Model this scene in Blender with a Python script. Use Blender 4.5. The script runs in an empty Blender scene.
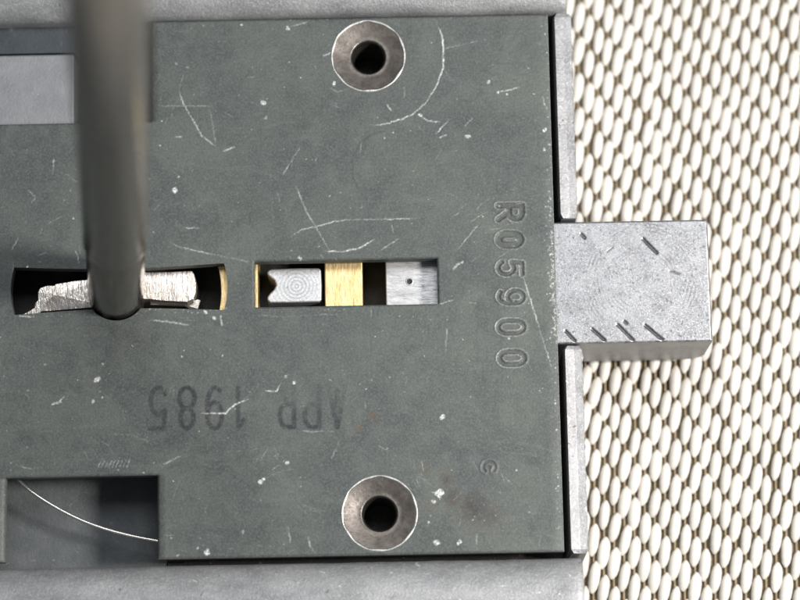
import bpy, math, random
import numpy as np
from mathutils import Matrix, Vector

random.seed(7)
rng = np.random.default_rng(7)
S = 0.0002                      # metres per design unit (lock plate about 11 cm wide)
scene = bpy.context.scene
C = scene.collection

# ------------------------------------------------------------------ camera
CAM = np.array([0.0, -520.0, 2600.0])
ROLL = math.radians(-1.1)
DIST = float(np.linalg.norm(CAM))
dv = -CAM / DIST
r0 = np.cross(dv, [0, 1, 0.0]); r0 /= np.linalg.norm(r0)
u0 = np.cross(r0, dv)
RV = r0 * math.cos(ROLL) + u0 * math.sin(ROLL)
UV = -r0 * math.sin(ROLL) + u0 * math.cos(ROLL)
cd = bpy.data.cameras.new('camera')
cam = bpy.data.objects.new('camera', cd); C.objects.link(cam)
m = Matrix.Identity(4)
for i in range(3):
    m[i][0] = RV[i]; m[i][1] = UV[i]; m[i][2] = -dv[i]; m[i][3] = CAM[i] * S
cam.matrix_world = m
cd.sensor_width = 36.0
cd.lens = 36.0 * DIST / 800.0
cd.clip_start = 0.01; cd.clip_end = 20
cd.dof.use_dof = True
cd.dof.focus_distance = DIST * S
cd.dof.aperture_fstop = cd.lens * 1e-3 / (56 * S)
scene.camera = cam

def P(x, y, z=0.0):
    """point of the photographed object at height z seen at photo position x, y"""
    v = dv * DIST + RV * (x - 400) + UV * (300 - y)
    t = (z - CAM[2]) / v[2]
    p = CAM + v * t
    return float(p[0]), float(p[1])

# ------------------------------------------------------------------ world, lamps, exposure
w = bpy.data.worlds.new('World'); scene.world = w
w.use_nodes = True
bg = w.node_tree.nodes['Background']
bg.inputs[0].default_value = (0.86, 0.93, 1.0, 1); bg.inputs[1].default_value = 0.16

def area(name, loc, target, size, watts, col):
    l = bpy.data.lights.new(name, 'AREA'); l.shape = 'RECTANGLE'
    l.size = size[0] * S; l.size_y = size[1] * S; l.energy = watts; l.color = col
    o = bpy.data.objects.new(name, l); C.objects.link(o)
    o.location = Vector(loc) * S
    o.rotation_euler = (Vector(target) - Vector(loc)).to_track_quat('-Z', 'Y').to_euler()
    return o
area('desk_lamp', (1350, -230, 1500), (100, 0, 0), (340, 340), 2.6, (1.0, 0.96, 0.9))
area('overhead_fill', (250, 1500, 4300), (100, 0, 0), (2200, 1500), 3.2, (0.97, 0.99, 1.0))  # added overhead softbox, something bright for upward metal faces to reflect

scene.view_settings.view_transform = 'Standard'
scene.view_settings.look = 'None'
scene.view_settings.exposure = 0.0
scene.view_settings.gamma = 1.0

# ------------------------------------------------------------------ material helpers
class NT:
    def __init__(self, name):
        self.m = bpy.data.materials.new(name); self.m.use_nodes = True
        self.t = self.m.node_tree; self.b = self.t.nodes['Principled BSDF']
        tc = self.n('ShaderNodeTexCoord')
        mp = self.n('ShaderNodeMapping'); mp.inputs['Scale'].default_value = (1 / S,) * 3
        self.l(tc.outputs['Object'], mp.inputs['Vector']); self.co = mp.outputs[0]
    def n(self, t): return self.t.nodes.new(t)
    def l(self, a, b): self.t.links.new(a, b)
    def sv(self, sock, v):
        if hasattr(v, 'is_linked') or hasattr(v, 'links'): self.l(v, sock)
        elif isinstance(v, tuple) and len(v) == 3 and sock.type == 'RGBA': sock.default_value = (*v, 1)
        else: sock.default_value = v
    def noise(self, size, detail=4, rough=.6, dist=0.0, vec=None, stretch=None):
        n = self.n('ShaderNodeTexNoise'); n.inputs['Scale'].default_value = 1.0 / size
        n.inputs['Detail'].default_value = detail; n.inputs['Roughness'].default_value = rough
        n.inputs['Distortion'].default_value = dist
        v = vec or self.co
        if stretch:
            mp = self.n('ShaderNodeMapping'); mp.inputs['Scale'].default_value = stretch
            self.l(v, mp.inputs['Vector']); v = mp.outputs[0]
        self.l(v, n.inputs['Vector']); return n.outputs[0]
    def ramp(self, x, a, b, lo=0.0, hi=1.0):
        r = self.n('ShaderNodeMapRange'); r.inputs[1].default_value = a; r.inputs[2].default_value = b
        r.inputs[3].default_value = lo; r.inputs[4].default_value = hi; r.clamp = True
        self.l(x, r.inputs[0]); return r.outputs[0]
    def math(self, op, a, b=0.0):
        q = self.n('ShaderNodeMath'); q.operation = op
        self.sv(q.inputs[0], a); self.sv(q.inputs[1], b); return q.outputs[0]
    def mix(self, f, a, b):
        q = self.n('ShaderNodeMix'); q.data_type = 'RGBA'
        self.sv(q.inputs[0], f); self.sv(q.inputs[6], a); self.sv(q.inputs[7], b); return q.outputs[2]
    def attr(self, name):
        a = self.n('ShaderNodeAttribute'); a.attribute_name = name; return a.outputs['Fac']
    def bump(self, h, dist, strength=1.0, prev=None):
        b = self.n('ShaderNodeBump'); b.inputs['Distance'].default_value = dist * S
        b.inputs['Strength'].default_value = strength
        self.sv(b.inputs['Height'], h)
        if prev: self.l(prev, b.inputs['Normal'])
        return b.outputs[0]
    def out(self, col=None, rough=None, metal=None, normal=None, spec=None):
        if col is not None: self.sv(self.b.inputs['Base Color'], col)
        if rough is not None: self.sv(self.b.inputs['Roughness'], rough)
        if metal is not None: self.sv(self.b.inputs['Metallic'], metal)
        if spec is not None: self.b.inputs['Specular IOR Level'].default_value = spec
        if normal is not None: self.l(normal, self.b.inputs['Normal'])
        return self.m

def mat_plate():
    k = NT('phosphated_steel')
    big = k.noise(95, 3, .55); mid = k.noise(16, 4, .65); fine = k.noise(2.4, 3, .7)
    c = k.mix(k.ramp(big, .40, .60), (.052, .062, .067), (.090, .100, .094))
    c = k.mix(k.ramp(k.noise(58, 4, .6, .6), .46, .62, 0, .7), c, (.042, .050, .053))
    c = k.mix(k.ramp(k.noise(44, 5, .7, 1.2), .52, .70, 0, .6), c, (.122, .134, .126))
    c = k.mix(k.ramp(k.noise(70, 6, .75, 2.5, stretch=(.5, 1.4, 1)), .56, .68, 0, .35), c, (.165, .176, .172))
    c = k.mix(k.ramp(mid, .35, .75, 0, .7), c, (.118, .130, .121))
    c = k.mix(k.ramp(fine, .45, .75, 0, .75), c, (.150, .164, .154))
    c = k.mix(k.ramp(k.noise(1.5, 2, .6), .5, .72, 0, .55), c, (.06, .066, .066))
    c = k.mix(k.ramp(k.noise(4.4, 3, .75), .56, .72, 0, .65), c, (.05, .055, .054))
    n1 = k.noise(7, 5, .75)
    rust = k.math('MULTIPLY', k.attr('rust'), k.ramp(n1, .38, .62))
    c = k.mix(rust, c, (.13, .075, .04))
    ink = k.math('MULTIPLY', k.attr('ink'), k.ramp(k.noise(6, 5, .8), .36, .54, .25, 1.0))
    c = k.mix(ink, c, (.028, .030, .036))
    wr = k.math('MULTIPLY', k.attr('wear'), k.ramp(k.noise(2.4, 3, .7), .36, .60, .15, 1.0))
    dust = k.ramp(k.noise(5.5, 1, .4), .745, .80, 0, .5)
    wr = k.math('MAXIMUM', wr, k.math('MULTIPLY', dust, k.ramp(big, .4, .6)))
    c = k.mix(wr, c, (.72, .74, .73))
    rg = k.math('SUBTRACT', k.ramp(mid, .3, .7, .50, .64), k.math('MULTIPLY', wr, .15))
    h = k.math('ADD', fine, k.math('MULTIPLY', mid, 1.5))
    return k.out(c, rg, k.ramp(wr, 0, 1, .12, .35), k.bump(h, .9, .35), .4)

def mat_zinc(name, lo, hi, grain=(1, 1, 1), speck=.5, metal=.55, rough=.48):
    k = NT(name)
    a = k.noise(26, 5, .7, stretch=grain); f = k.noise(2.6, 4, .75); s = k.noise(6, 3, .6, .5)
    c = k.mix(k.ramp(a, .3, .7), lo, hi)
    c = k.mix(k.ramp(f, .5, .8, 0, speck), c, tuple(min(1, v * 1.7) for v in hi))
    c = k.mix(k.ramp(s, .66, .74, 0, speck * 1.6), c, (.10, .10, .095))
    c = k.mix(k.ramp(k.noise(9, 4, .7, 1.0), .64, .70, 0, speck), c, (.86, .86, .86))
    return k.out(c, k.ramp(f, .3, .7, rough - .1, rough + .1), metal, k.bump(f, 1.2, .5))

def mat_bolt():
    k = NT('milled_steel')
    f = k.noise(1.5, 3, .75); mid = k.noise(22, 4, .6); sp = k.noise(2.9, 3, .6)
    sub = k.n('ShaderNodeVectorMath'); sub.operation = 'SUBTRACT'
    k.l(k.co, sub.inputs[0]); sub.inputs[1].default_value = (246, 20, -15.5)
    wv = k.n('ShaderNodeTexWave'); wv.wave_type = 'RINGS'; wv.rings_direction = 'Z'
    wv.inputs['Scale'].default_value = .085; wv.inputs['Distortion'].default_value = 2.4
    wv.inputs['Detail'].default_value = 2; wv.inputs['Detail Scale'].default_value = .35
    k.l(sub.outputs[0], wv.inputs['Vector'])
    ln = k.n('ShaderNodeVectorMath'); ln.operation = 'LENGTH'; k.l(sub.outputs[0], ln.inputs[0])
    rr = ln.outputs[1]
    ring = k.math('MULTIPLY', k.ramp(rr, 16, 30), k.ramp(rr, 70, 58))
    ring = k.math('MULTIPLY', ring, k.ramp(k.noise(20, 5, .75), .47, .64, 0, .8))
    c = k.mix(k.ramp(mid, .3, .7), (.18, .182, .192), (.265, .268, .28))
    c = k.mix(k.ramp(f, .50, .62, 0, .65), c, (.48, .48, .495))  # sharp pale grain, with small highlights put into the colour
    c = k.mix(k.ramp(sp, .60, .66, 0, .8), c, (.09, .09, .095))
    c = k.mix(k.math('MULTIPLY', ring, k.ramp(wv.outputs[1], .45, .8, 0, .6)), c, (.085, .085, .092))
    c = k.mix(k.ramp(k.noise(40, 4, .65, .8), .52, .68, 0, .3), c, (.34, .345, .36))
    c = k.mix(k.ramp(k.noise(30, 4, .7), .58, .70, 0, .35), c, (.16, .162, .17))
    c = k.mix(k.attr('pit'), c, (.07, .07, .07))
    h = k.math('ADD', k.math('MULTIPLY', f, .8), k.math('MULTIPLY', k.math('MULTIPLY', ring, wv.outputs[1]), .3))
    c = k.mix(k.attr('rub'), c, (.74, .74, .75))
    return k.out(c, k.ramp(f, .3, .7, .30, .44), .8, k.bump(h, .8, .4))

def mat_metal(name, col, dark, rough=.35, metal=.9, grain=(1, 1, 1), size=8, bump=.6, amt=.6):
    k = NT(name)
    a = k.noise(size, 4, .7, stretch=grain); f = k.noise(size * .28, 3, .7, stretch=grain)
    c = k.mix(k.ramp(a, .35, .68, 0, amt), col, dark)
    c = k.mix(k.ramp(f, .58, .78, 0, amt), c, tuple(v * .5 for v in dark))
    return k.out(c, k.ramp(f, .3, .7, rough - .07, rough + .1), metal, k.bump(k.math('ADD', a, f), bump, .6))

def mat_lever():
    k = NT('lever_steel')
    sub = k.n('ShaderNodeVectorMath'); sub.operation = 'SUBTRACT'
    k.l(k.co, sub.inputs[0]); sub.inputs[1].default_value = (-104, 21, -24)
    wv = k.n('ShaderNodeTexWave'); wv.wave_type = 'RINGS'; wv.rings_direction = 'Z'
    wv.inputs['Scale'].default_value = .085; wv.inputs['Distortion'].default_value = 3.5
    wv.inputs['Detail Scale'].default_value = .3
    k.l(sub.outputs[0], wv.inputs['Vector'])
    ln = k.n('ShaderNodeVectorMath'); ln.operation = 'LENGTH'; k.l(sub.outputs[0], ln.inputs[0])
    f = k.noise(1.3, 3, .7); sp = k.noise(2.6, 3, .65)
    c = k.mix(k.ramp(f, .35, .7), (.36, .36, .37), (.66, .66, .67))
    c = k.mix(k.math('MULTIPLY', k.ramp(wv.outputs[1], .45, .8, 0, .6), k.ramp(ln.outputs[1], 22, 12)), c, (.25, .25, .26))
    c = k.mix(k.ramp(sp, .60, .68, 0, .6), c, (.10, .10, .10))
    return k.out(c, .42, .65, k.bump(k.math('ADD', f, k.math('MULTIPLY', wv.outputs[1], .25)), .5, .3))

def mat_fabric(name, a, b, rnd=True):
    k = NT(name)
    f = k.noise(5, 4, .7); big = k.noise(120, 2, .5)
    c = k.mix(k.ramp(f, .35, .7), a, b)
    c = k.mix(k.ramp(k.noise(2.2, 3, .7, stretch=(1, .25, 1)), .55, .75, 0, .4), c, tuple(v * .72 for v in a))
    if rnd:
        oi = k.n('ShaderNodeObjectInfo')
        c = k.mix(k.math('MULTIPLY', oi.outputs['Random'], .45), c, tuple(v * .78 for v in a))
    return k.out(c, .5, 0, k.bump(k.noise(2.0, 3, .7), .8, .4), .4)

M = dict(
    plate=mat_plate(),
    rail=mat_zinc('zinc_plated_steel', (.20, .205, .215), (.37, .375, .385), (.4, 1, 1), .45, .5, .44),
    strip=mat_zinc('sheared_steel_edge', (.19, .19, .198), (.38, .38, .395), (1, .6, 1), .8, .5, .48),
    inner=mat_zinc('dull_zinc', (.085, .094, .10), (.13, .139, .146), (1, 1, 1), .12, .3, .55),
    dark=mat_zinc('interior_shade', (.018, .018, .018), (.035, .034, .032), (1, 1, 1), .1, .3, .6),  # near-black, shade inside gaps and bores put into the colour
    shade=mat_zinc('recess_shade', (.040, .050, .060), (.060, .072, .084), (1, 1, 1), .1, .3, .5),  # dark blue tone standing in for shade in the corner recess
    bar=mat_zinc('pale_zinc_bar', (.22, .225, .24), (.29, .295, .31), (1, 1, 1), .12, .45, .5),
    bolt=mat_bolt(),
    lever=mat_lever(),
    tail=mat_metal('ground_steel', (.56, .56, .57), (.27, .27, .28), .42, .65, (.18, 1, 1), 7, .9, .7),
    brass=mat_metal('brass', (.80, .61, .33), (.52, .36, .15), .40, .7, (1, .22, 1), 9, .8, .7),
    bush=mat_metal('turned_steel', (.19, .170, .156), (.085, .076, .07), .5, .7, (1, 1, 1), 11, .4, .8),
    rim=mat_metal('bright_burr', (.70, .70, .69), (.20, .20, .19), .4, .6, (1, 1, 1), 6, .5, .6),
    bore=mat_metal('thread_steel', (.22, .21, .195), (.08, .075, .07), .32, .9, (1, 1, 1), 6, .4, .7),
    shaft=mat_metal('nickel_key_shaft', (.27, .25, .225), (.20, .187, .17), .2, .85, (1, 1, .12), 20, .25, .5),
    bit=mat_metal('nickel_key_bit', (.80, .77, .74), (.42, .33, .27), .30, .8, (1, .16, 1), 9, 1.6, .7),  # tan streaks put brownish reflections into the colour
    wire=mat_metal('spring_wire', (.85, .83, .78), (.6, .58, .52), .25, .9, (1, 1, 1), 6, .1, .3),
    strand=mat_fabric('vinyl_strand', (.69, .655, .605), (.76, .735, .695)),
    strand_far=mat_fabric('vinyl_strand_field', (.685, .65, .60), (.755, .73, .69), False),
    weft=mat_fabric('tan_yarn', (.22, .17, .10), (.30, .24, .15), False),
    ground=mat_fabric('tan_backing', (.15, .112, .062), (.24, .185, .108), False),
)

# ------------------------------------------------------------------ mesh helpers (design units in, metres out)
def link(name, me, parent=None):
    o = bpy.data.objects.new(name, me); C.objects.link(o)
    if parent: o.parent = parent
    return o

def mesh(name, verts, faces, mats, parent=None, smooth=False, fm=None):
    me = bpy.data.meshes.new(name)
    me.from_pydata([(v[0] * S, v[1] * S, v[2] * S) for v in verts], [], faces)
    for q in (mats if isinstance(mats, (list, tuple)) else [mats]): me.materials.append(M[q])
    if fm: me.polygons.foreach_set('material_index', fm)
    if smooth: me.polygons.foreach_set('use_smooth', [True] * len(me.polygons))
    me.validate(); me.update()
    return link(name, me, parent)

def bevel(o, w, seg=2):
    b = o.modifiers.new('bevel', 'BEVEL'); b.width = w * S; b.segments = seg
    b.limit_method = 'ANGLE'; b.angle_limit = math.radians(40)
    return o

def prism(name, poly, z0, z1, mat, parent, bw=0, seg=2):
    """poly counter-clockwise"""
    n = len(poly)
    vs = [(x, y, z1) for x, y in poly] + [(x, y, z0) for x, y in poly]
    fs = [tuple(range(n)), tuple(range(2 * n - 1, n - 1, -1))]
    fs += [(i, n + i, n + (i + 1) % n, (i + 1) % n) for i in range(n)]
    o = mesh(name, vs, fs, mat, parent)
    if bw: bevel(o, bw, seg)
    return o

def box(name, x0, x1, y0, y1, z0, z1, mat, parent, bw=0):
    return prism(name, [(x0, y0), (x1, y0), (x1, y1), (x0, y1)], z0, z1, mat, parent, bw)

def lathe(name, prof, mats, parent, c=(0, 0, 0), axis=(0, 0, 1), seg=64, fm=None, jit=None, smooth=True):
    ax = Vector(axis).normalized()
    a = ax.orthogonal().normalized(); b = ax.cross(a)
    if abs(ax.z) > .999: a, b = Vector((1, 0, 0)), Vector((0, 1, 0))
    vs, fs, mi = [], [], []
    for i, (r, h) in enumerate(prof):
        for k in range(seg):
            t = 2 * math.pi * k / seg
            rr = r + (jit(i, t) if jit else 0)
            p = Vector(c) + a * (rr * math.cos(t)) + b * (rr * math.sin(t)) + ax * h
            vs.append(tuple(p))
    for i in range(len(prof) - 1):
        for k in range(seg):
            fs.append((i * seg + k, i * seg + (k + 1) % seg, (i + 1) * seg + (k + 1) % seg, (i + 1) * seg + k))
            mi.append(fm[i] if fm else 0)
    return mesh(name, vs, fs, mats, parent, smooth, mi)

def tube(name, pts, rad, mat, parent, seg=8):
    vs, fs = [], []
    n = len(pts)
    for i, p in enumerate(pts):
        p = Vector(p)
        t = (Vector(pts[min(i + 1, n - 1)]) - Vector(pts[max(i - 1, 0)])).normalized()
        a = t.cross(Vector((0, 0, 1))).normalized(); b = a.cross(t)
        for k in range(seg):
            g = 2 * math.pi * k / seg
            vs.append(tuple(p + a * (rad * math.cos(g)) + b * (rad * math.sin(g))))
    for i in range(n - 1):
        for k in range(seg):
            fs.append((i * seg + k, i * seg + (k + 1) % seg, (i + 1) * seg + (k + 1) % seg, (i + 1) * seg + k))
    fs.append(tuple(range(seg))[::-1]); fs.append(tuple((n - 1) * seg + k for k in range(seg)))
    return mesh(name, vs, fs, mat, parent, True)

def empty(name, loc):
    o = bpy.data.objects.new(name, None); C.objects.link(o)
    o.empty_display_size = .01
    return o

# ------------------------------------------------------------------ the woven mat the lock lies on
ZM = -140.0
def tag(o, label, cat=None, group=None, kind=None):
    o['label'] = label
    if cat: o['category'] = cat
    if group: o['group'] = group
    if kind: o['kind'] = kind
    return o

MX, MY = 900, 760
mat_o = mesh('woven_mat', [(-MX, -MY, ZM - 7), (MX, -MY, ZM - 7), (MX, MY, ZM - 7), (-MX, MY, ZM - 7),
                           (-MX, -MY, ZM - 12), (MX, -MY, ZM - 12), (MX, MY, ZM - 12), (-MX, MY, ZM - 12)],
             [(0, 1, 2, 3), (7, 6, 5, 4), (0, 4, 5, 1), (1, 5, 6, 2), (2, 6, 7, 3), (3, 7, 4, 0)], 'ground')
tag(mat_o, 'cream woven vinyl mat of oval strands under the lock', kind='structure')

def strand_verts(seg=8, rings=8, L=16.7, W=5.9, H=4.8):
    """one raised float of yarn: a long rounded pod that dips at both ends"""
    vs, fs = [], []
    for i in range(rings + 1):
        s = -1 + 2 * i / rings
        t = math.sin(s * math.pi / 2)
        q = (1 - abs(t) ** 3.2) ** .6 if abs(t) < 1 else 0
        q = max(q, .22)
        for k in range(seg):
            g = 2 * math.pi * k / seg
            vs.append((W * q * math.cos(g), L * t, H * q * math.sin(g) - 3.2 * t * t))
    for i in range(rings):
        for k in range(seg):
            fs.append((i * seg + k, i * seg + (k + 1) % seg, (i + 1) * seg + (k + 1) % seg, (i + 1) * seg + k))
    fs.append(tuple(range(seg))[::-1]); fs.append(tuple(rings * seg + k for k in range(seg)))
    return np.array(vs), fs

SV, SF = strand_verts()
sm = bpy.data.meshes.new('strand')
sm.from_pydata([tuple(v * S) for v in SV], [], SF); sm.materials.append(M['strand'])
sm.polygons.foreach_set('use_smooth', [True] * len(SF)); sm.update()
ax_, ay_ = np.array([9.95, -13.0]), np.array([1.6, 38.4])
LEAN = math.radians(-10.0)
spots = []
for i in range(-120, 121):
    for j in range(-80, 81):
        p = np.array([300.0, 0.0]) + ax_ * i + ay_ * j
        if abs(p[0]) < MX - 14 and abs(p[1]) < MY - 22: spots.append(p)
spots = np.array(spots)
# photo position of each strand, to find those in view
def Qv(p, z):
    v = np.c_[p, np.full(len(p), z)] - CAM
    s = DIST / (v @ dv)
    return np.c_[400 + (v @ RV) * s, 300 - (v @ UV) * s]
q = Qv(spots, ZM)
vis = (q[:, 0] < 808) & (q[:, 1] > -14) & (q[:, 1] < 614) & (spots[:, 0] > 176)
vis &= ~((spots[:, 0] < 312) & (np.abs(spots[:, 1] - 18) < 72))
order = np.where(vis)[0]
order = order[np.argsort(-q[order, 1] * .2 - q[order, 0])][:300]
single = set(order.tolist())
va, fa, nv = [], [], 0
for idx, p in enumerate(spots):
    rot = LEAN + random.gauss(0, .03); sc = random.uniform(.93, 1.06)
    sx, sz = sc * random.uniform(.95, 1.06), random.uniform(.9, 1.12)
    jx, jy, jz = random.gauss(0, .35), random.gauss(0, .6), random.gauss(0, .35)
    if idx in single:
        o = bpy.data.objects.new('strand', sm); C.objects.link(o); o.parent = mat_o
        o.location = ((p[0] + jx) * S, (p[1] + jy) * S, (ZM + jz) * S)
        o.rotation_euler = (0, 0, rot); o.scale = (sx, sc, sz)
    else:
        if abs(p[0]) < 150 and -230 < p[1] < 280: continue       # wholly under the lock case
        v = SV * np.array([sx, sc, sz]); c, s_ = math.cos(rot), math.sin(rot)
        x = v[:, 0] * c - v[:, 1] * s_ + p[0] + jx; y = v[:, 0] * s_ + v[:, 1] * c + p[1] + jy
        va.append(np.c_[x, y, v[:, 2] + ZM + jz]); fa += [tuple(k + nv for k in f) for f in SF]; nv += len(SV)
o = mesh('strand', np.concatenate(va).tolist(), fa, 'strand_far', mat_o, True); o['kind'] = 'stuff'
# the thin yarn that links the floats of a column, and the cross yarns below them
va, fa, nv = [], [], 0
def ribbon(p0, p1, wd, z):
    global nv
    d_ = np.array(p1) - np.array(p0); n_ = np.array([-d_[1], d_[0]]) / np.linalg.norm(d_) * wd
    pr = [(-1, -.5), (-.6, .5), (0, .9), (.6, .5), (1, -.5)]
    for e in (p0, p1):
        for a_, h_ in pr: va.append((e[0] + n_[0] * a_, e[1] + n_[1] * a_, z + h_ * wd))
    for k in range(4): fa.append((nv + k, nv + k + 1, nv + 5 + k + 1, nv + 5 + k))
    nv += 10
dcol = ay_ / np.linalg.norm(ay_)
for i in range(-95, 96):
    p = np.array([300.0, 0.0]) + ax_ * i
    p = p - dcol * (p[1] / dcol[1])
    if abs(p[0]) > MX - 60: continue
    ribbon(p - dcol * (MY - 20), p + dcol * (MY - 20), 1.7, ZM - 4.6)
o = mesh('warp_yarn', va, fa, 'weft', mat_o, True); o['kind'] = 'stuff'

# ------------------------------------------------------------------ the lock
lock = empty('lock', (0, 0, 0))
tag(lock, 'flat grey steel lever lock with its bolt thrown, lying on a cream woven mat', 'lock')
lock.location = (0, 0, 0)

# --- cover plate: dense sheet that carries the stamping, the scratches and the wear as relief and masks
T = 14.0
X0, X1, Y0, Y1 = -430.0, 156.5, -254.6, 295.0
KC = (-283.5, 14.8)                   # key hole centre
def lines(br, step):
    out = []
    for a, b in zip(br[:-1], br[1:]):
        n = max(1, int(math.ceil((b - a) / step)))
        out += list(np.linspace(a, b, n, endpoint=False))
    return np.array(out + [br[-1]])
NBx = (-393.0, -243.0); NBy = -171.5
NTx, NTy = -249.0, 189.5
S2 = (-145.5, 38.0, -4.5, 42.0)
KS = (-387.5, -174.5, -6.0, 40.0)     # nominal rows and columns of the key slot
gx = lines([X0, NBx[0], KS[0], NTx, NBx[1], KS[1], S2[0], S2[1], X1 - 2.4, X1], .78)
gy = lines([Y0, Y0 + 2.4, NBy, KS[2], S2[2], KS[3], S2[3], NTy, Y1 - 2.4, Y1], .78)
gx = np.concatenate([[-760.0, -680.0, -600.0, -520.0, -470.0], gx]); X0 = -760.0
nx, ny = len(gx), len(gy)
GX, GY = np.meshgrid(gx, gy)          # rows = y
Xw, Yw = GX.copy(), GY.copy()
# bend the rows and columns beside the key slot to its true outline
dxk = gx - KC[0]
half = 20.6 + 3.2 * np.clip((np.abs(dxk) - 25) / 80, 0, 1) ** 1.3
top = 17.2 + half - .012 * dxk * 0
bot = 17.2 - half - 1.2 * np.clip(-dxk / 100, 0, 1)
circ = np.sqrt(np.clip(30.2 ** 2 - dxk ** 2, 0, None))
top = np.where(np.abs(dxk) < 30, np.maximum(top, KC[1] + circ), top)
bot = np.where(np.abs(dxk) < 30, np.minimum(bot, KC[1] - circ), bot)
fadex = np.clip(1 - np.maximum(KS[0] - gx, gx - KS[1]) / 25, 0, 1)
for lim, tgt in ((KS[3], top), (KS[2], bot)):
    wgt = np.clip(1 - np.abs(gy - lim) / 21.0, 0, 1)
    Yw += wgt[:, None] * ((tgt - lim) * fadex)[None, :]
ya = np.clip((gy - 17.2) / 25.0, -1, 1)
bulge = (1 - ya ** 2) * 4.0
fadey = np.clip(1 - np.maximum(KS[2] - gy, gy - KS[3]) / 15, 0, 1)
for lim, sg in ((KS[0], -1), (KS[1], 1)):
    wgt = np.clip(1 - np.abs(gx - lim) / 26.0, 0, 1)
    Xw += (fadey * (bulge - 2.0) * sg)[:, None] * wgt[None, :]

BU = [(-27.6, 254.2, 37.2), (-24.2, -213.6, 37.0)]
Z = np.zeros_like(Xw)
wear = np.zeros_like(Xw); ink = np.zeros_like(Xw); rust = np.zeros_like(Xw)

def window(x0, x1, y0, y1):
    i0, i1 = np.searchsorted(gx, [x0, x1]); j0, j1 = np.searchsorted(gy, [y0, y1])
    return slice(max(j0 - 1, 0), j1 + 1), slice(max(i0 - 1, 0), i1 + 1)
def seg_dist(x, y, a, b):
    ax, ay = a; bx, by = b
    dx, dy = bx - ax, by - ay
    L2 = dx * dx + dy * dy + 1e-9
    t = np.clip(((x - ax) * dx + (y - ay) * dy) / L2, 0, 1)
    return np.hypot(x - ax - t * dx, y - ay - t * dy)
def stroke(field, pts, wd, amt, rough=.0, deep=0.0, vary=True):
    """scratch through points given in plate coordinates"""
    sub = []
    for a, b in zip(pts[:-1], pts[1:]):
        n = max(1, int(math.hypot(b[0] - a[0], b[1] - a[1]) / 2.2))
        for k in range(n):
            t = k / n; sub.append((a[0] + (b[0] - a[0]) * t + random.gauss(0, rough), a[1] + (b[1] - a[1]) * t + random.gauss(0, rough)))
    sub.append(pts[-1])
    lv = random.random()
    ns = max(1, len(sub) - 1)
    for si, (a, b) in enumerate(zip(sub[:-1], sub[1:])):
        tp = min(1.0, .35 + 1.5 * math.sin(math.pi * (si + .5) / ns)) if (vary and ns > 2) else 1.0
        lv = min(1, max(.15, lv + random.gauss(0, .22)))
        aa = amt * (.35 + .65 * lv) * tp if vary else amt
        ww = wd * (.4 + .55 * lv) * tp if vary else wd
        m_ = ww + 2
        sl = window(min(a[0], b[0]) - m_, max(a[0], b[0]) + m_, min(a[1], b[1]) - m_, max(a[1], b[1]) + m_)
        d_ = seg_dist(Xw[sl], Yw[sl], a, b)
        v = np.clip((ww / 2 + .55 - d_) / .9, 0, 1) * aa
        field[sl] = np.maximum(field[sl], v)
        if deep: Z[sl] = np.minimum(Z[sl], -deep * np.clip((ww / 2 + .5 - d_), 0, 1))
def scratch(px, wd=1.1, amt=.6, rough=.25):
    stroke(wear, [P(*p) for p in px], wd, amt, rough, .25)
def blob(px, py, r, amt=1.0, field=None):
    x, y = P(px, py)
    f = wear if field is None else field
    for k in range(1 if r < 1.5 else 4):
        cx, cy = x + random.gauss(0, r * .35), y + random.gauss(0, r * .35); rr = r * random.uniform(.45, .8)
        sl = window(cx - rr - 2, cx + rr + 2, cy - rr - 2, cy + rr + 2)
        d_ = np.hypot(Xw[sl] - cx, (Yw[sl] - cy) * random.uniform(.8, 1.4))
        f[sl] = np.maximum(f[sl], np.clip((rr + .4 - d_) / .9, 0, 1) * amt)
def soft(px, py, r, amt, field):
    x, y = P(px, py)
    sl = window(x - 2 * r, x + 2 * r, y - 2 * r, y + 2 * r)
    d2 = (Xw[sl] - x) ** 2 + (Yw[sl] - y) ** 2
    field[sl] = np.maximum(field[sl], amt * np.exp(-d2 / (r * r * .6)))

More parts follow.
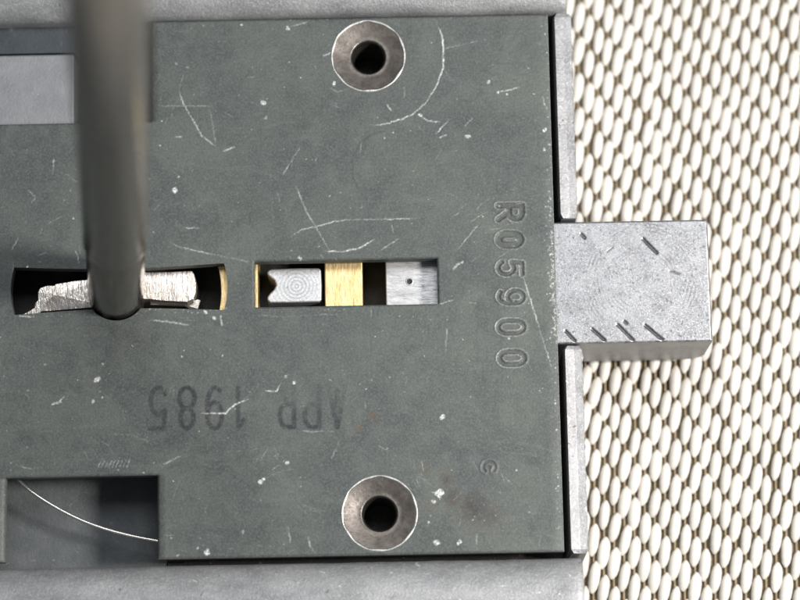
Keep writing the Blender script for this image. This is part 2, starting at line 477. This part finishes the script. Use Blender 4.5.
# long scratches
for px, wd, am in [
    ([(435, 18), (443, 38), (443.5, 67), (437, 85), (426, 103), (412, 115), (399, 120), (385, 124), (368, 125.5)], 1.3, .95),
    ([(179, 91), (184, 105), (195, 123), (202, 136), (217, 147)], 1.3, .6), ([(224, 151), (234, 147)], 1.8, .5),
    ([(160, 106), (213, 106)], .9, .28), ([(210, 108), (216, 144)], .9, .26), ([(300, 147), (283, 175)], 1.2, .42),
    ([(295, 184), (307, 212), (316, 227), (330, 251)], 1.1, .5),
    ([(290, 237), (302, 229.5), (316, 227), (332, 222), (345, 220), (400, 219), (421, 218)], 1.1, .65),
    ([(325, 251), (342, 252), (360, 248), (375, 239)], 1.5, .95), ([(381, 250), (399, 239)], 1.0, .4),
    ([(444, 49), (478, 41)], .9, .3), ([(387, 105), (391, 110)], 1.4, .9), ([(422, 117), (428, 121), (440, 122)], 1.2, .6),
    ([(436, 134), (449, 120)], 1.2, .65), ([(440, 137.6), (446, 135)], 1.2, .6), ([(465, 126), (473, 118)], 1.3, .75),
    ([(498, 92), (509, 90), (519, 87)], 1.1, .5), ([(543, 97), (544, 103), (547, 109)], 1.2, .8),
    ([(454, 269), (458, 264), (463, 262)], 3.0, .95), ([(457, 250), (480, 223)], 1.0, .42), ([(436, 305), (453, 300)], 1.0, .5),
    ([(447, 328), (446, 352)], 1.2, .35), ([(265, 391), (277, 391), (281, 383)], 1.2, .7), ([(258, 315), (285, 317), (310, 315), (345, 314)], 1.0, .2),
    ([(150, 320), (170, 322), (189, 325)], 1.4, .55), ([(221, 316), (222, 325)], 1.4, .75), ([(168, 241), (180, 247), (234, 259)], 1.2, .5),
    ([(76, 251), (78, 257), (79, 263)], 1.4, .7), ([(52, 404), (60, 402), (64, 397)], 2.0, .75), ([(16, 465), (32, 469)], 1.1, .4),
    ([(308.5, 537), (310, 546), (315, 552.6)], 1.2, .65), ([(288, 527), (291, 542.5)], 1.0, .42), ([(164.5, 464), (182.5, 455)], 1.3, .55),
    ([(477, 534), (477, 544)], 1.4, .9), ([(200.5, 413.5), (226, 413.5), (235, 404.5), (248.5, 399)], 1.3, .9),
    ([(301, 430), (312, 432), (322, 430.5), (334, 432)], 1.2, .22), ([(523, 275), (537, 320), (552, 368)], 1.1, .75), ([(470, 222), (480, 216), (488, 212)], 1.1, .4),
    ([(29, 190), (36, 198), (32, 202)], 1.3, .7), ([(48, 224), (62, 216)], 1.2, .4), ([(175, 137), (181, 137)], 1.3, .7),
    ([(184, 228), (200, 228)], 1.6, .5), ([(324, 56), (330, 53)], 1.3, .9), ([(290, 27), (307, 22)], 1.3, .5),
    ([(12, 250), (18, 238)], 1.0, .35), ([(370, 299), (372, 318)], .9, .3), ([(54, 158), (53, 174)], 1.6, .5),
    ([(20, 316), (34, 317)], 1.2, .6), ([(345, 90), (338, 92), (330, 88)], 1.0, .4),
    ([(13, 262), (14, 275)], 1.0, .3), ([(250, 262), (232, 258)], 1.0, .35), ([(340, 440), (332, 458)], 1.0, .3),
]: scratch(px, wd, am)
for k in range(9): x = 98 + k * 3.6; scratch([(x, 467), (x + 3, 462 - k * .3)], 1.0, .4)
for px, py, r, a in [(263, 103, 2.6, .8), (266, 118, 1.5, .5), (289, 28, 2.4, .9), (334, 84, 2.4, .9), (420, 115, 2.2, .9), (469, 136, 2.4, .7),
                     (489, 82, 1.8, .8), (498, 92, 1.5, .8), (545, 130, 2.4, .9), (544, 150, 1.5, .7), (452, 296, 1.3, .9), (300, 259, 2, .7), (286, 376.6, 1.8, .9),
                     (294.5, 382.6, 1.9, 1), (97, 380, 3.6, 1), (103, 364, 1.7, .6), (93, 401, 1.6, .8), (103, 398, 1.4, .9), (3, 376, 1.4, .8),
                     (261, 480.6, 3.4, 1), (287.6, 461.5, 2.2, 1), (208, 552, 2.8, 1), (197, 548, 1.4, .8), (243, 531.7, 1.6, .8), (439, 494, 4.2, 1),
                     (433, 501, 2, .8), (436, 543, 3.2, .8), (460, 542, 3, .8), (429, 522, 1.6, .7), (442, 417, 2.6, .8), (174, 190, 2.7, .95), (178.6, 177, 1.5, .9),
                     (196, 273, 1.2, .6), (206, 312, 2.4, .9), (214, 318, 1.8, .7), (27, 267, 1.6, .9), (452, 470, 1.2, .6), (344, 309, 1.2, .5), (390, 377, 1.2, .6),
                     (366, 388, 1.4, .6), (160, 146, 1.4, .6), (150, 178, 1.2, .6), (118, 470, 1.2, .5), (516, 470, 1.2, .7), (530, 512, 1.2, .6)]:
    blob(px, py, r, a)
# fine random handling marks, denser along the rubbed right edge
for k in range(420):
    x, y = random.uniform(0, 550), random.uniform(22, 556)
    if random.random() < .84: blob(x, y, random.uniform(.3, .9), random.random() ** 1.8 * .8 + .08)
    else:
        a = random.uniform(0, math.pi); L_ = random.uniform(2, 12)
        scratch([(x, y), (x + L_ * math.cos(a), y + L_ * math.sin(a))], random.uniform(.4, .8), random.uniform(.12, .35))
for k in range(210):
    y = random.gauss(278, 42)
    if 195 < y < 345: blob(552.5 + (y - 218) * .04 - abs(random.gauss(0, 3.2)) , y, random.uniform(.5, 1.3), random.uniform(.25, .8))
for k in range(70):
    y = random.uniform(20, 548); blob(547.5 + (y - 20) * .024 - abs(random.gauss(0, 1.5)), y, random.uniform(.5, 1.2), random.uniform(.3, .85))
for k in range(46):
    t = k / 45; blob(14 + 212 * t, 313.5 - 3.5 * t + random.gauss(0, 2.2), random.uniform(.5, 1.3), random.uniform(.3, .8))
for k in range(34):
    cx_, cy_ = random.uniform(10, 545), random.uniform(30, 550); a0 = random.uniform(0, math.pi); n_ = random.randint(3, 9); sp_ = random.uniform(4, 16)
    for q_ in range(n_):
        a = a0 + random.gauss(0, .25); L_ = random.uniform(3, 16); x = cx_ + random.gauss(0, sp_); y = cy_ + random.gauss(0, sp_ * .7)
        if 0 < x < 548 and 24 < y < 552: scratch([(x, y), (x + L_ * math.cos(a), y + L_ * math.sin(a))], random.uniform(.3, .7), random.uniform(.08, .3), .1)
for k in range(16):
    cx_, cy_, r_ = random.uniform(20, 540), random.uniform(40, 540), random.uniform(15, 70); a0 = random.uniform(0, 6.28); da = random.uniform(.3, 1.0)
    pts_ = [(cx_ + r_ * math.cos(a0 + da * t / 6), cy_ + r_ * math.sin(a0 + da * t / 6)) for t in range(7)]
    if all(0 < x < 546 and 24 < y < 550 for x, y in pts_): scratch(pts_, random.uniform(.4, .8), random.uniform(.08, .26), .1)
# a rubbed bright line on the plate's own edges
edge = np.minimum.reduce([X1 - Xw, Yw - Y0 + .6])
wear = np.maximum(wear, np.clip(1 - edge / 1.3, 0, 1) * .32)
# rust and brown stains
for a in [(372, 416, 5, 1), (377, 421, 3, .9), (358, 429, 4.5, 1), (448, 478, 9, .55), (452, 499, 11, .6), (470, 508, 16, .55), (488, 516, 14, .45), (424, 470, 8, .4), (432, 507, 7, .5)]:
    soft(*a, rust)
# dark arc where a round thing once rested
stroke(ink, [P(*p) for p in [(385, 131), (372, 134), (360, 143), (352, 158), (353, 178), (359, 190), (367, 199)]], 1.6, .38, .2, 0, False)
for a in [(180, 440, 30, .12), (489, 466, 13, .42), (60, 330, 40, .16), (475, 508, 18, .75), (452, 498, 12, .6), (490, 515, 10, .55), (446, 480, 7, .5)]: soft(*a, ink)

# --- letters
def arc(cx, cy, rx, ry, a0, a1, n=10):
    return [(cx + rx * math.cos(math.radians(a0 + (a1 - a0) * k / n)), cy + ry * math.sin(math.radians(a0 + (a1 - a0) * k / n))) for k in range(n + 1)]
G = {
    '0': [arc(.5, .66, .38, .34, 0, 180) + arc(.5, .34, .38, .34, 180, 360) + [(.88, .66)]],
    '1': [[(.5, 0), (.5, 1), (.22, .8)]],
    '5': [[(.9, 1), (.2, 1), (.14, .56)] + arc(.48, .33, .40, .33, 125, -150, 14)],
    '8': [arc(.5, .75, .34, .25, -90, 270, 16), arc(.5, .26, .40, .26, 90, 450, 16)],
    '9': [arc(.5, .68, .38, .32, 0, 360, 16), arc(.45, .45, .43, .45, 30, -125, 10)],
    'A': [[(.05, 0), (.5, 1), (.95, 0)], [(.22, .36), (.78, .36)]],
    'P': [[(.14, 0), (.14, 1), (.55, 1)] + arc(.55, .73, .33, .27, 90, -90) + [(.14, .46)]],
    'R': [[(.14, 0), (.14, 1), (.55, 1)] + arc(.55, .73, .33, .27, 90, -90) + [(.14, .46)], [(.5, .46), (.9, 0)]],
    'C': [arc(.5, .5, .42, .5, 45, 315, 14)],
}
def glyph_d(ch, place, x, y):
    d_ = np.full(x.shape, 1e9)
    for pl in G[ch]:
        q_ = [place(*p) for p in pl]
        for a, b in zip(q_[:-1], q_[1:]): d_ = np.minimum(d_, seg_dist(x, y, a, b))
    return d_
def engrave(ch, x0, yc, hgt, wid, wd=4.2, deep=1.7, rim=.8):
    pl = lambda u_, v_: (x0 + v_ * hgt, yc + wid / 2 - u_ * wid)
    sl = window(x0 - 8, x0 + hgt + 8, yc - wid / 2 - 8, yc + wid / 2 + 8)
    d_ = glyph_d(ch, pl, Xw[sl], Yw[sl])
    e = d_ - wd / 2
    Z[sl] += -deep * .75 * np.clip(.5 - e / 2.0, 0, 1) + .45 * np.exp(-((e - 1.3) / 1.0) ** 2)
    wear[sl] = np.maximum(wear[sl], rim * .34 * np.exp(-((e - .9) / .75) ** 2))
    ink[sl] = np.maximum(ink[sl], .30 * np.clip(.5 - e / 1.5, 0, 1))  # engraved strokes coloured darker through this mask
for ch, pxc, pyc, hg, wid, rim, wd in [('R', 510, 212, 24, 19, .7, 5.0), ('0', 509.5, 239.5, 22, 15, .55, 6.4), ('5', 510, 268, 24, 17, 1.0, 3.6),
                              ('9', 511, 297, 25, 17, 1.0, 3.6), ('0', 511, 327, 26, 17, 1.0, 3.6), ('0', 512, 358, 25, 17, .95, 4.2)]:
    x, y = P(pxc, pyc); engrave(ch, x - hg / 2, y, hg, wid, wd, 1.7, rim)
x, y = P(489, 467); engrave('C', x - 6, y, 12, 13, 2.6, .7, .3)
for ch, pxc in [('A', 337), ('P', 312), ('R', 287), ('1', 238), ('9', 214.5), ('8', 187), ('5', 158)]:
    up = ch in 'APR'
    cx, cy = P(pxc, 408 if not up else 406)
    hh, ww = (41, 19) if not up else (42, 19)
    pl = lambda u_, v_: (cx + ww / 2 - u_ * ww, cy + hh / 2 - v_ * hh)
    sl = window(cx - 20, cx + 20, cy - 30, cy + 30)
    d_ = glyph_d(ch, pl, Xw[sl], Yw[sl])
    fall = 1.0 if not up else np.clip(1.05 - (Yw[sl] - (cy - hh / 2)) / (hh * .95), .22, 1)
    amt = {'A': .85, 'P': .85, 'R': .95, '1': .7, '9': .75, '8': .85, '5': .7}[ch]
    ink[sl] = np.maximum(ink[sl], 1.25 * amt * fall * np.clip((2.5 - d_) / 1.8 + .4, 0, 1))
# A's pale triangle filled with ink, as smudged on the photograph
stroke(ink, [P(337, 391), P(338, 424)], 6, .55, .5, 0, False)

# rounded edges
def rdist(x, y, x0, x1, y0, y1):            # outside distance to a rectangle
    return np.hypot(np.maximum(np.maximum(x0 - x, x - x1), 0), np.maximum(np.maximum(y0 - y, y - y1), 0))
E_ = np.minimum.reduce([X1 - Xw, Yw - Y0, Y1 - Yw, rdist(Xw, Yw, NBx[0], NBx[1], -999, NBy), rdist(Xw, Yw, -999, NTx, NTy, 999),
                        rdist(Xw, Yw, *S2)])
Z -= 1.5 * np.clip(1 - E_ / 2.2, 0, 1) ** 2
Z -= 1.6 * np.clip(1 - (X1 - Xw) / 13.0, 0, 1) ** 2
Z -= 2.4 * np.clip(1 - np.where(Yw < NBy, rdist(Xw, Yw, NBx[0], NBx[1], -999, NBy), 99) / 9.0, 0, 1) ** 2
Z -= 2.4 * np.clip(1 - np.where(Yw > NTy, rdist(Xw, Yw, -999, NTx, NTy, 999), 99) / 9.0, 0, 1) ** 2
Z += .25 * np.sin(Xw * .013 + 1) * np.sin(Yw * .017)

# faces and holes
fcx = .5 * (gx[:-1] + gx[1:])[None, :]; fcy = .5 * (gy[:-1] + gy[1:])[:, None]
keep = np.ones((ny - 1, nx - 1), bool)
keep &= ~((fcx > NBx[0]) & (fcx < NBx[1]) & (fcy < NBy))
keep &= ~((fcx < NTx) & (fcy > NTy))
keep &= ~((fcx > S2[0]) & (fcx < S2[1]) & (fcy > S2[2]) & (fcy < S2[3]))
keep &= ~((fcx > KS[0]) & (fcx < KS[1]) & (fcy > KS[2]) & (fcy < KS[3]))
for bx_, by_, br_ in BU: keep &= ~(np.hypot(fcx - bx_, fcy - by_) < br_ - 1.4)
ids = np.arange(ny * nx).reshape(ny, nx)
jj, ii = np.where(keep)
topf = np.c_[ids[jj, ii], ids[jj, ii + 1], ids[jj + 1, ii + 1], ids[jj + 1, ii]]
pad = np.zeros((ny + 1, nx + 1), bool); pad[1:-1, 1:-1] = keep
ea = []
h_lo = pad[1:, 1:-1][:ny] & ~pad[:-1, 1:-1]        # face above the row, none below
h_hi = ~pad[1:, 1:-1][:ny] & pad[:-1, 1:-1]
j_, i_ = np.where(h_lo); ea.append(np.c_[ids[j_, i_ + 1], ids[j_, i_]])
j_, i_ = np.where(h_hi); ea.append(np.c_[ids[j_, i_], ids[j_, i_ + 1]])
v_lo = pad[1:-1, 1:] & ~pad[1:-1, :-1]; v_hi = ~pad[1:-1, 1:] & pad[1:-1, :-1]
j_, i_ = np.where(v_lo); ea.append(np.c_[ids[j_, i_], ids[j_ + 1, i_]])
j_, i_ = np.where(v_hi); ea.append(np.c_[ids[j_ + 1, i_], ids[j_, i_]])
ea = np.concatenate(ea)
base = np.c_[Xw.ravel(), Yw.ravel(), Z.ravel()]
n0 = len(base)
A_, B_ = base[ea[:, 0]], base[ea[:, 1]]
lowA, lowB = A_.copy(), B_.copy(); lowA[:, 2] = -T; lowB[:, 2] = -T
ne = len(ea)
verts = np.concatenate([base, A_, B_, lowB, lowA])
r_ = np.arange(ne)
skirt = np.c_[n0 + r_, n0 + ne + r_, n0 + 2 * ne + r_, n0 + 3 * ne + r_]
faces = np.concatenate([topf, skirt])
used = np.zeros(len(verts), bool); used[faces.ravel()] = True
remap = np.cumsum(used) - 1
faces = remap[faces]; vsel = verts[used]
me = bpy.data.meshes.new('cover_plate')
me.vertices.add(len(vsel)); me.vertices.foreach_set('co', (vsel * S).astype(np.float32).ravel())
me.loops.add(faces.size); me.loops.foreach_set('vertex_index', faces.astype(np.int32).ravel())
me.polygons.add(len(faces)); me.polygons.foreach_set('loop_start', np.arange(0, faces.size, 4, dtype=np.int32))
me.polygons.foreach_set('loop_total', np.full(len(faces), 4, np.int32))
me.update(calc_edges=True)
me.polygons.foreach_set('use_smooth', np.ones(len(faces), bool))
for nm, f in (('wear', wear), ('ink', ink), ('rust', rust)):
    full = np.concatenate([f.ravel(), np.zeros(4 * ne)])[used].astype(np.float32)
    at = me.attributes.new(nm, 'FLOAT', 'POINT'); at.data.foreach_set('value', full)
me.materials.append(M['plate'])
plate = link('cover_plate', me, lock)
plate['label'] = 'dark grey phosphated cover plate with stamped number R05900 and faint inked date'

# --- countersunk threaded bushings in the plate
for bi, (bx_, by_, br_) in enumerate(BU):
    ph = random.uniform(0, 6)
    prof = [(br_ + 1.0, -.6), (br_ + .5, .5), (br_ - .4, .55), (br_ - .9, .1), (br_ - 2.2, -.2), (23, -4.4), (19.0, -5.6), (18.2, -5.3), (17.3, -7.2)]
    fm = [1, 1, 1, 0, 0, 0, 0, 2]
    z = -7.6; k = 0
    while z > -70:
        prof += [(16.0, z - 1.2), (17.2, z - 3.6)]; fm += [2, 2]; z -= 4.0
    prof += [(17, -72), (.2, -73)]; fm += [3, 3]
    def jit(i, t, ph=ph): return (.55 * math.sin(7 * t + ph) + .4 * math.sin(13 * t + 2 * ph)) * .8 if i in (2, 3) else 0
    ob = lathe('bushing', prof, ['bush', 'rim', 'bore', 'dark'], plate, (bx_, by_, 0), seg=96, fm=fm, jit=jit)
    ob['label'] = 'countersunk threaded steel bushing with bright scraped rim'

# --- case: side walls with rounded lips, floor, front wall halves
def rail(sign, y_in, x_end, ex=0):
    pr = [(0, -130), (0, -10), (1.2, -5.5), (4, -2.0), (9, 1.6), (16, 5.2), (25, 8.2), (36, 10), (47 + ex, 9.4), (56 + ex, 6), (61 + ex, 0), (63 + ex, -8), (63 + ex, -131)]
    xs = [-760, -600, -500, -430] + list(np.linspace(-425, x_end - 6, 60)) + [x_end - 3, x_end - 1, x_end]
    vs, fs = [], []
    for i, x in enumerate(xs):
        e = max(0, x - (x_end - 6)) / 6
        for k, (y, z) in enumerate(pr):
            sh = 2.6 * e * e
            zz = z - (sh if z > -20 else 0)
            yy = y + (random.gauss(0, .18) if 0 < k < 11 else 0)
            vs.append((x, y_in + sign * yy, zz + (random.gauss(0, .12) if 0 < k < 11 else 0)))
    n = len(pr)
    for i in range(len(xs) - 1):
        for k in range(n - 1):
            f = (i * n + k, (i + 1) * n + k, (i + 1) * n + k + 1, i * n + k + 1)
            fs.append(f if sign > 0 else f[::-1])
    fs.append(tuple(range(n))); fs.append(tuple((len(xs) - 1) * n + k for k in range(n))[::-1])
    return mesh('side_wall', vs, fs, 'rail', lock, True)
rail(1, 297.2, 176.5, 75); rail(-1, -260.6, 174.0, 75)  # unseen outer width added so the key shaft reflects darker metal
box('case_floor', -760, 172, -262, 299, -133, -124, 'inner', lock)
def front(y0, y1, jag):
    """sheared wall end: a pale rolled inner face and a rough outer face"""
    ys = np.linspace(y0, y1, 54)
    pr = [(0, -124), (0, -13), (.7, -9.0), (1.6, -5.6), (9.5, -6.9), (10.6, -7.3), (17.9, -7.5), (18.7, -8.9), (18.8, -124)]
    vs, fs = [], []; n = len(pr); wv = 0
    for y in ys:
        wv = .85 * wv + random.gauss(0, .2)
        e = min(y - y0, y1 - y); rc = max(0, 1 - e / 5.0) ** 2
        for k, (x, z) in enumerate(pr):
            jx = 0
            if k in (6, 7): jx = random.gauss(0, .45) - rc * 2.0
            if k in (4, 5): jx = wv
            if k in (1, 2, 3): jx = rc * 2.5
            vs.append((162.2 + x + jx, y, z + (random.gauss(0, .05) if 1 < k < 7 else 0) - (rc * 1.6 if z > -20 else 0)))
    for i in range(len(ys) - 1):
        for k in range(n - 1): fs.append(((i + 1) * n + k, i * n + k, i * n + k + 1, (i + 1) * n + k + 1))
    fs.append(tuple(range(n))[::-1]); fs.append(tuple((len(ys) - 1) * n + k for k in range(n)))
    return mesh('front_wall', vs, fs, 'strip', lock, False)
front(82.5, 297.6, 1); front(-256, -48.5, 1)
box('inner_plate', -760, -240, -260, -120, -124.5, -74, 'inner', lock)
box('dark_filler', -760, 150, -118, 190, -124.5, -70, 'dark', lock)  # near-black filler behind the slots, their shade put into the colour
box('dark_filler', -326, 158, 191.5, 297.5, -124.5, -72, 'dark', lock)
box('dark_filler', -239, 158, -260.5, -119.5, -124.5, -72, 'dark', lock)  # near-black filler added to keep the gap beside the wall dark
box('dark_filler', -760, -328, 269.5, 297.0, -124.5, -19, 'shade', lock)  # raised dark filler in place of the shaded recess beside the bar
bar = box('latch_bar', -760, -329, 160, 268, -60, -19, 'bar', lock, 2)
bar['label'] = 'pale zinc bar lying in the corner cut-out'

# --- bolt
bx0, bx1, by0, by1, bzt, bzb = 60.0, 312.5, -45.0, 80.3, -15.5, -120.0
hx = lines([bx0, 150, bx1 - 2, bx1], .9); hy = lines([by0, by0 + 2, by1 - 2, by1], .9)
HX, HY = np.meshgrid(hx, hy); HZ = np.full_like(HX, bzt); pit = np.zeros_like(HX)
ed = np.minimum.reduce([bx1 - HX, HY - by0, by1 - HY])
HZ -= 1.7 * np.clip(1 - ed / 2.0, 0, 1) ** 2
def bpt(x, y): return P(x, y, bzt)
for pa, pb, wd, dp in [((565.5, 331), (575, 341), 1.6, 1.3), ((592, 329), (605, 340.5), 1.6, 1.3), ((617.5, 324.5), (633, 340), 1.6, 1.3), ((645, 325), (662, 339.5), 1.7, 1.3),
                       ((643, 239), (657, 253), 1.8, 1.2), ((581, 234), (585, 238), 1.6, 1.0), ((624, 321), (627, 324), 1.4, .9), ((670, 271), (680, 274), 1.1, .5), ((607, 252), (613, 247), 1.0, .4)]:
    d_ = seg_dist(HX, HY, bpt(*pa), bpt(*pb))
    HZ -= dp * np.clip((wd / 2 + .9 - d_) / 1.3, 0, 1)
    pit = np.maximum(pit, .85 * np.clip((wd / 2 + .6 - d_) / 1.0, 0, 1))
for k in range(260):
    x, y = random.uniform(150, 308), random.uniform(-40, 76); r = random.uniform(.3, .5) + random.random() ** 5
    pit = np.maximum(pit, random.uniform(.3, .9) * np.clip((r + .4 - np.hypot(HX - x, HY - y)) / .8, 0, 1))
hb, ha = HX.shape
idb = np.arange(hb * ha).reshape(hb, ha)
vt = np.c_[HX.ravel(), HY.ravel(), HZ.ravel()].tolist()
ft = np.c_[idb[:-1, :-1].ravel(), idb[:-1, 1:].ravel(), idb[1:, 1:].ravel(), idb[1:, :-1].ravel()].tolist()
# sides: perimeter swept down, lower edges rounded
per = list(idb[0, :]) + list(idb[1:, -1]) + list(idb[-1, -2::-1]) + list(idb[-2:0:-1, 0])
prevr = [len(vt) + k for k in range(len(per))]
for p_ in per: vt.append(tuple(vt[p_]))
ccx, ccy = .5 * (bx0 + bx1), .5 * (by0 + by1)
for z, ins in ((bzb + 26, 0.0), (bzb + 12, 3.2), (bzb + 4, 9), (bzb, 18)):
    ring = [len(vt) + k for k in range(len(per))]
    for p_ in per:
        x, y, _ = vt[p_]
        vt.append((x - ins * max(0.0, (x - 290) / (bx1 - 290)), y, z))
    for k in range(len(per)):
        k2 = (k + 1) % len(per); ft.append((prevr[k], ring[k], ring[k2], prevr[k2]))
    prevr = ring
ft.append(tuple(prevr)[::-1])
bolt = mesh('bolt', vt, ft, 'bolt', lock, True)
at = bolt.data.attributes.new('pit', 'FLOAT', 'POINT')
at.data.foreach_set('value', np.concatenate([pit.ravel(), np.zeros(len(vt) - pit.size)]).astype(np.float32))
rub = np.clip(1.2 - np.abs(ed - 1.0) / .9, 0, 1) * np.clip(.55 + .35 * np.sin(HX * .21 + HY * .13) + .3 * np.sin(HX * .83 - HY * .4), .1, 1) * .8
rub *= np.where(HY > by1 - 3, .25, 1.0)
at = bolt.data.attributes.new('rub', 'FLOAT', 'POINT')
at.data.foreach_set('value', np.concatenate([rub.ravel(), np.zeros(len(vt) - rub.size)]).astype(np.float32))
bolt['label'] = 'rectangular milled steel bolt head sticking out past the front wall'

# --- what shows in the long window of the plate
zt = -24.0
lev = [(-79.2, 6.2), (-78.8, 22), (-79.4, 37.4), (-81.5, 39.4), (-104, 39.8), (-130, 39.2), (-133.2, 37.8), (-134.0, 34.4), (-130.5, 31), (-126.2, 27.2), (-124.8, 23), (-127.0, 18.4), (-131.2, 14.2), (-134.0, 10.4), (-133.4, 6.6), (-131, 4.6), (-108, 4.2), (-82, 4.4)]
lv = prism('lever', lev[::-1], -70.5, zt, 'lever', lock, 2.2, 3)
lv['label'] = 'bright steel lever end with a notched side and ring marks'
br = box('brass_lever', -75.6, -37.6, -14, 56, -70.5, zt + 2, 'brass', lock, 1.0); br['label'] = 'brass block between two steel blocks'
ZT = zt + 2
tl = box('tail_block', -14, 40.5, -14, 56, -70.5, ZT, 'tail', lock, 1.0); tl['label'] = 'ground steel block with a tiny drilled dot'
hxp, hyp = P(409.5, 281.5, ZT)
lathe('dot', [(4.0, .1), (3.4, .5), (2.9, .45), (2.4, .15), (.1, .1)], ['tail', 'dark'], tl, (hxp, hyp, ZT), seg=20, fm=[0, 0, 1, 1])  # dark centre painted in as the shade of a small hole
box('brass_liner', -150, -143.2, -12, 54, -70.5, -17, 'brass', lock, .6)
# brass edge in the end of the key slot
pr_ = []
for k in range(13):
    a = math.radians(-16 + 32 * k / 12); pr_.append((KC[0] + 103.5 * math.cos(a), 17 + 103.5 * math.sin(a)))
pr_ = pr_ + [(-168, 17 + 103.5 * math.sin(math.radians(16))), (-168, 17 - 103.5 * math.sin(math.radians(16)))]
prism('brass_liner', pr_, -70.5, -17, 'brass', lock, .5)

# --- spring wire in the lower cut-out
zs = -30.0
wp = [(10, 470), (18, 480), (30, 491), (45, 501), (62, 511), (82, 521), (104, 529), (128, 535.5), (154, 540.5), (175, 543.5)]
pts = []
for k in range(len(wp) - 1):
    for t in (0, .5):
        a, b = wp[k], wp[k + 1]; x, y = P(a[0] + (b[0] - a[0]) * t, a[1] + (b[1] - a[1]) * t, zs); pts.append((x, y, zs))
x, y = P(*wp[-1], zs); pts.append((x, y, zs))
for it in range(2): pts = [pts[0]] + [tuple((a + 2 * b + c) / 4 for a, b, c in zip(pts[k - 1], pts[k], pts[k + 1])) for k in range(1, len(pts) - 1)] + [pts[-1]]
tube('spring_wire', pts, 1.75, 'wire', lock, 10)
box('spring_post', -236, -222, -252, -222, -74.5, -15, 'dark', lock)

# ------------------------------------------------------------------ the key standing in the key hole
key = empty('key', (0, 0, 0))
tag(key, 'round nickel key shaft standing upright in the key slot of the lock', 'key')
bp = Vector((KC[0], KC[1] + .2, 0))
tx, ty = P(107.5, 0, 855)
axd = Vector((tx - bp.x, ty - bp.y, 855)).normalized()
def on(h): return tuple(bp + axd * h)
key.location = (0, 0, 0)
sh_prof = [(.1, -70), (24, -69.5), (27, -66), (28, -60), (28, 190), (27.2, 193), (27.2, 199), (28.2, 202), (29.6, 205), (30.2, 209), (30.2, 215), (29.6, 222), (29.4, 230), (29.4, 700), (29.4, 1120), (27, 1130), (22, 1137), (.1, 1139)]
lathe('shaft', sh_prof, 'shaft', key, tuple(bp), axd, 96)
def bitmesh(poly, z, zl, tilt, mt='bit'):
    n = len(poly)
    pts_ = [P(x, y, z) for x, y in poly]
    cx = sum(p[0] for p in pts_) / n; cy = sum(p[1] for p in pts_) / n
    vs = [(x, y, z + tilt[0] * (x - cx) + tilt[1] * (y - cy)) for x, y in pts_] + [(x, y, zl) for x, y in pts_]
    vs.append((cx, cy, z + 1.2))
    fs = [(i, (i + 1) % n, 2 * n) for i in range(n)] + [(i, n + i, n + (i + 1) % n, (i + 1) % n) for i in range(n)]
    fs.append(tuple(range(2 * n - 1, n - 1, -1)))
    return bevel(mesh('bit', vs, fs, mt, key), .8)
bitmesh([(108, 278), (75, 281), (63, 283), (56, 284), (55, 285.5), (47, 285.5), (40, 288), (38, 292), (38, 300), (35, 303), (34, 309), (30, 314), (22, 315), (24, 320), (37, 318), (40, 311.5), (60, 310), (108, 306)], -17, -60, (0, .05))
bitmesh([(125, 273), (125, 299), (150, 299), (160, 300.5), (187, 302), (193, 299), (195.5, 293), (196, 283), (194, 274), (192, 271), (170, 272)][::-1], -17, -60, (.0, .04))
bitmesh([(150, 301), (150, 305), (184, 306.5), (190, 309), (198, 309), (201, 300), (197, 299), (192, 303), (186, 304)][::-1], -30, -60, (0, 0), 'shaft')

# anchor both groups at their bases without moving the parts
for root, loc in ((lock, (-130, 20, -133)), (key, (bp.x, bp.y, -60))):
    L0 = Vector(loc) * S
    root.location = L0
    for ch in root.children: ch.location = -L0
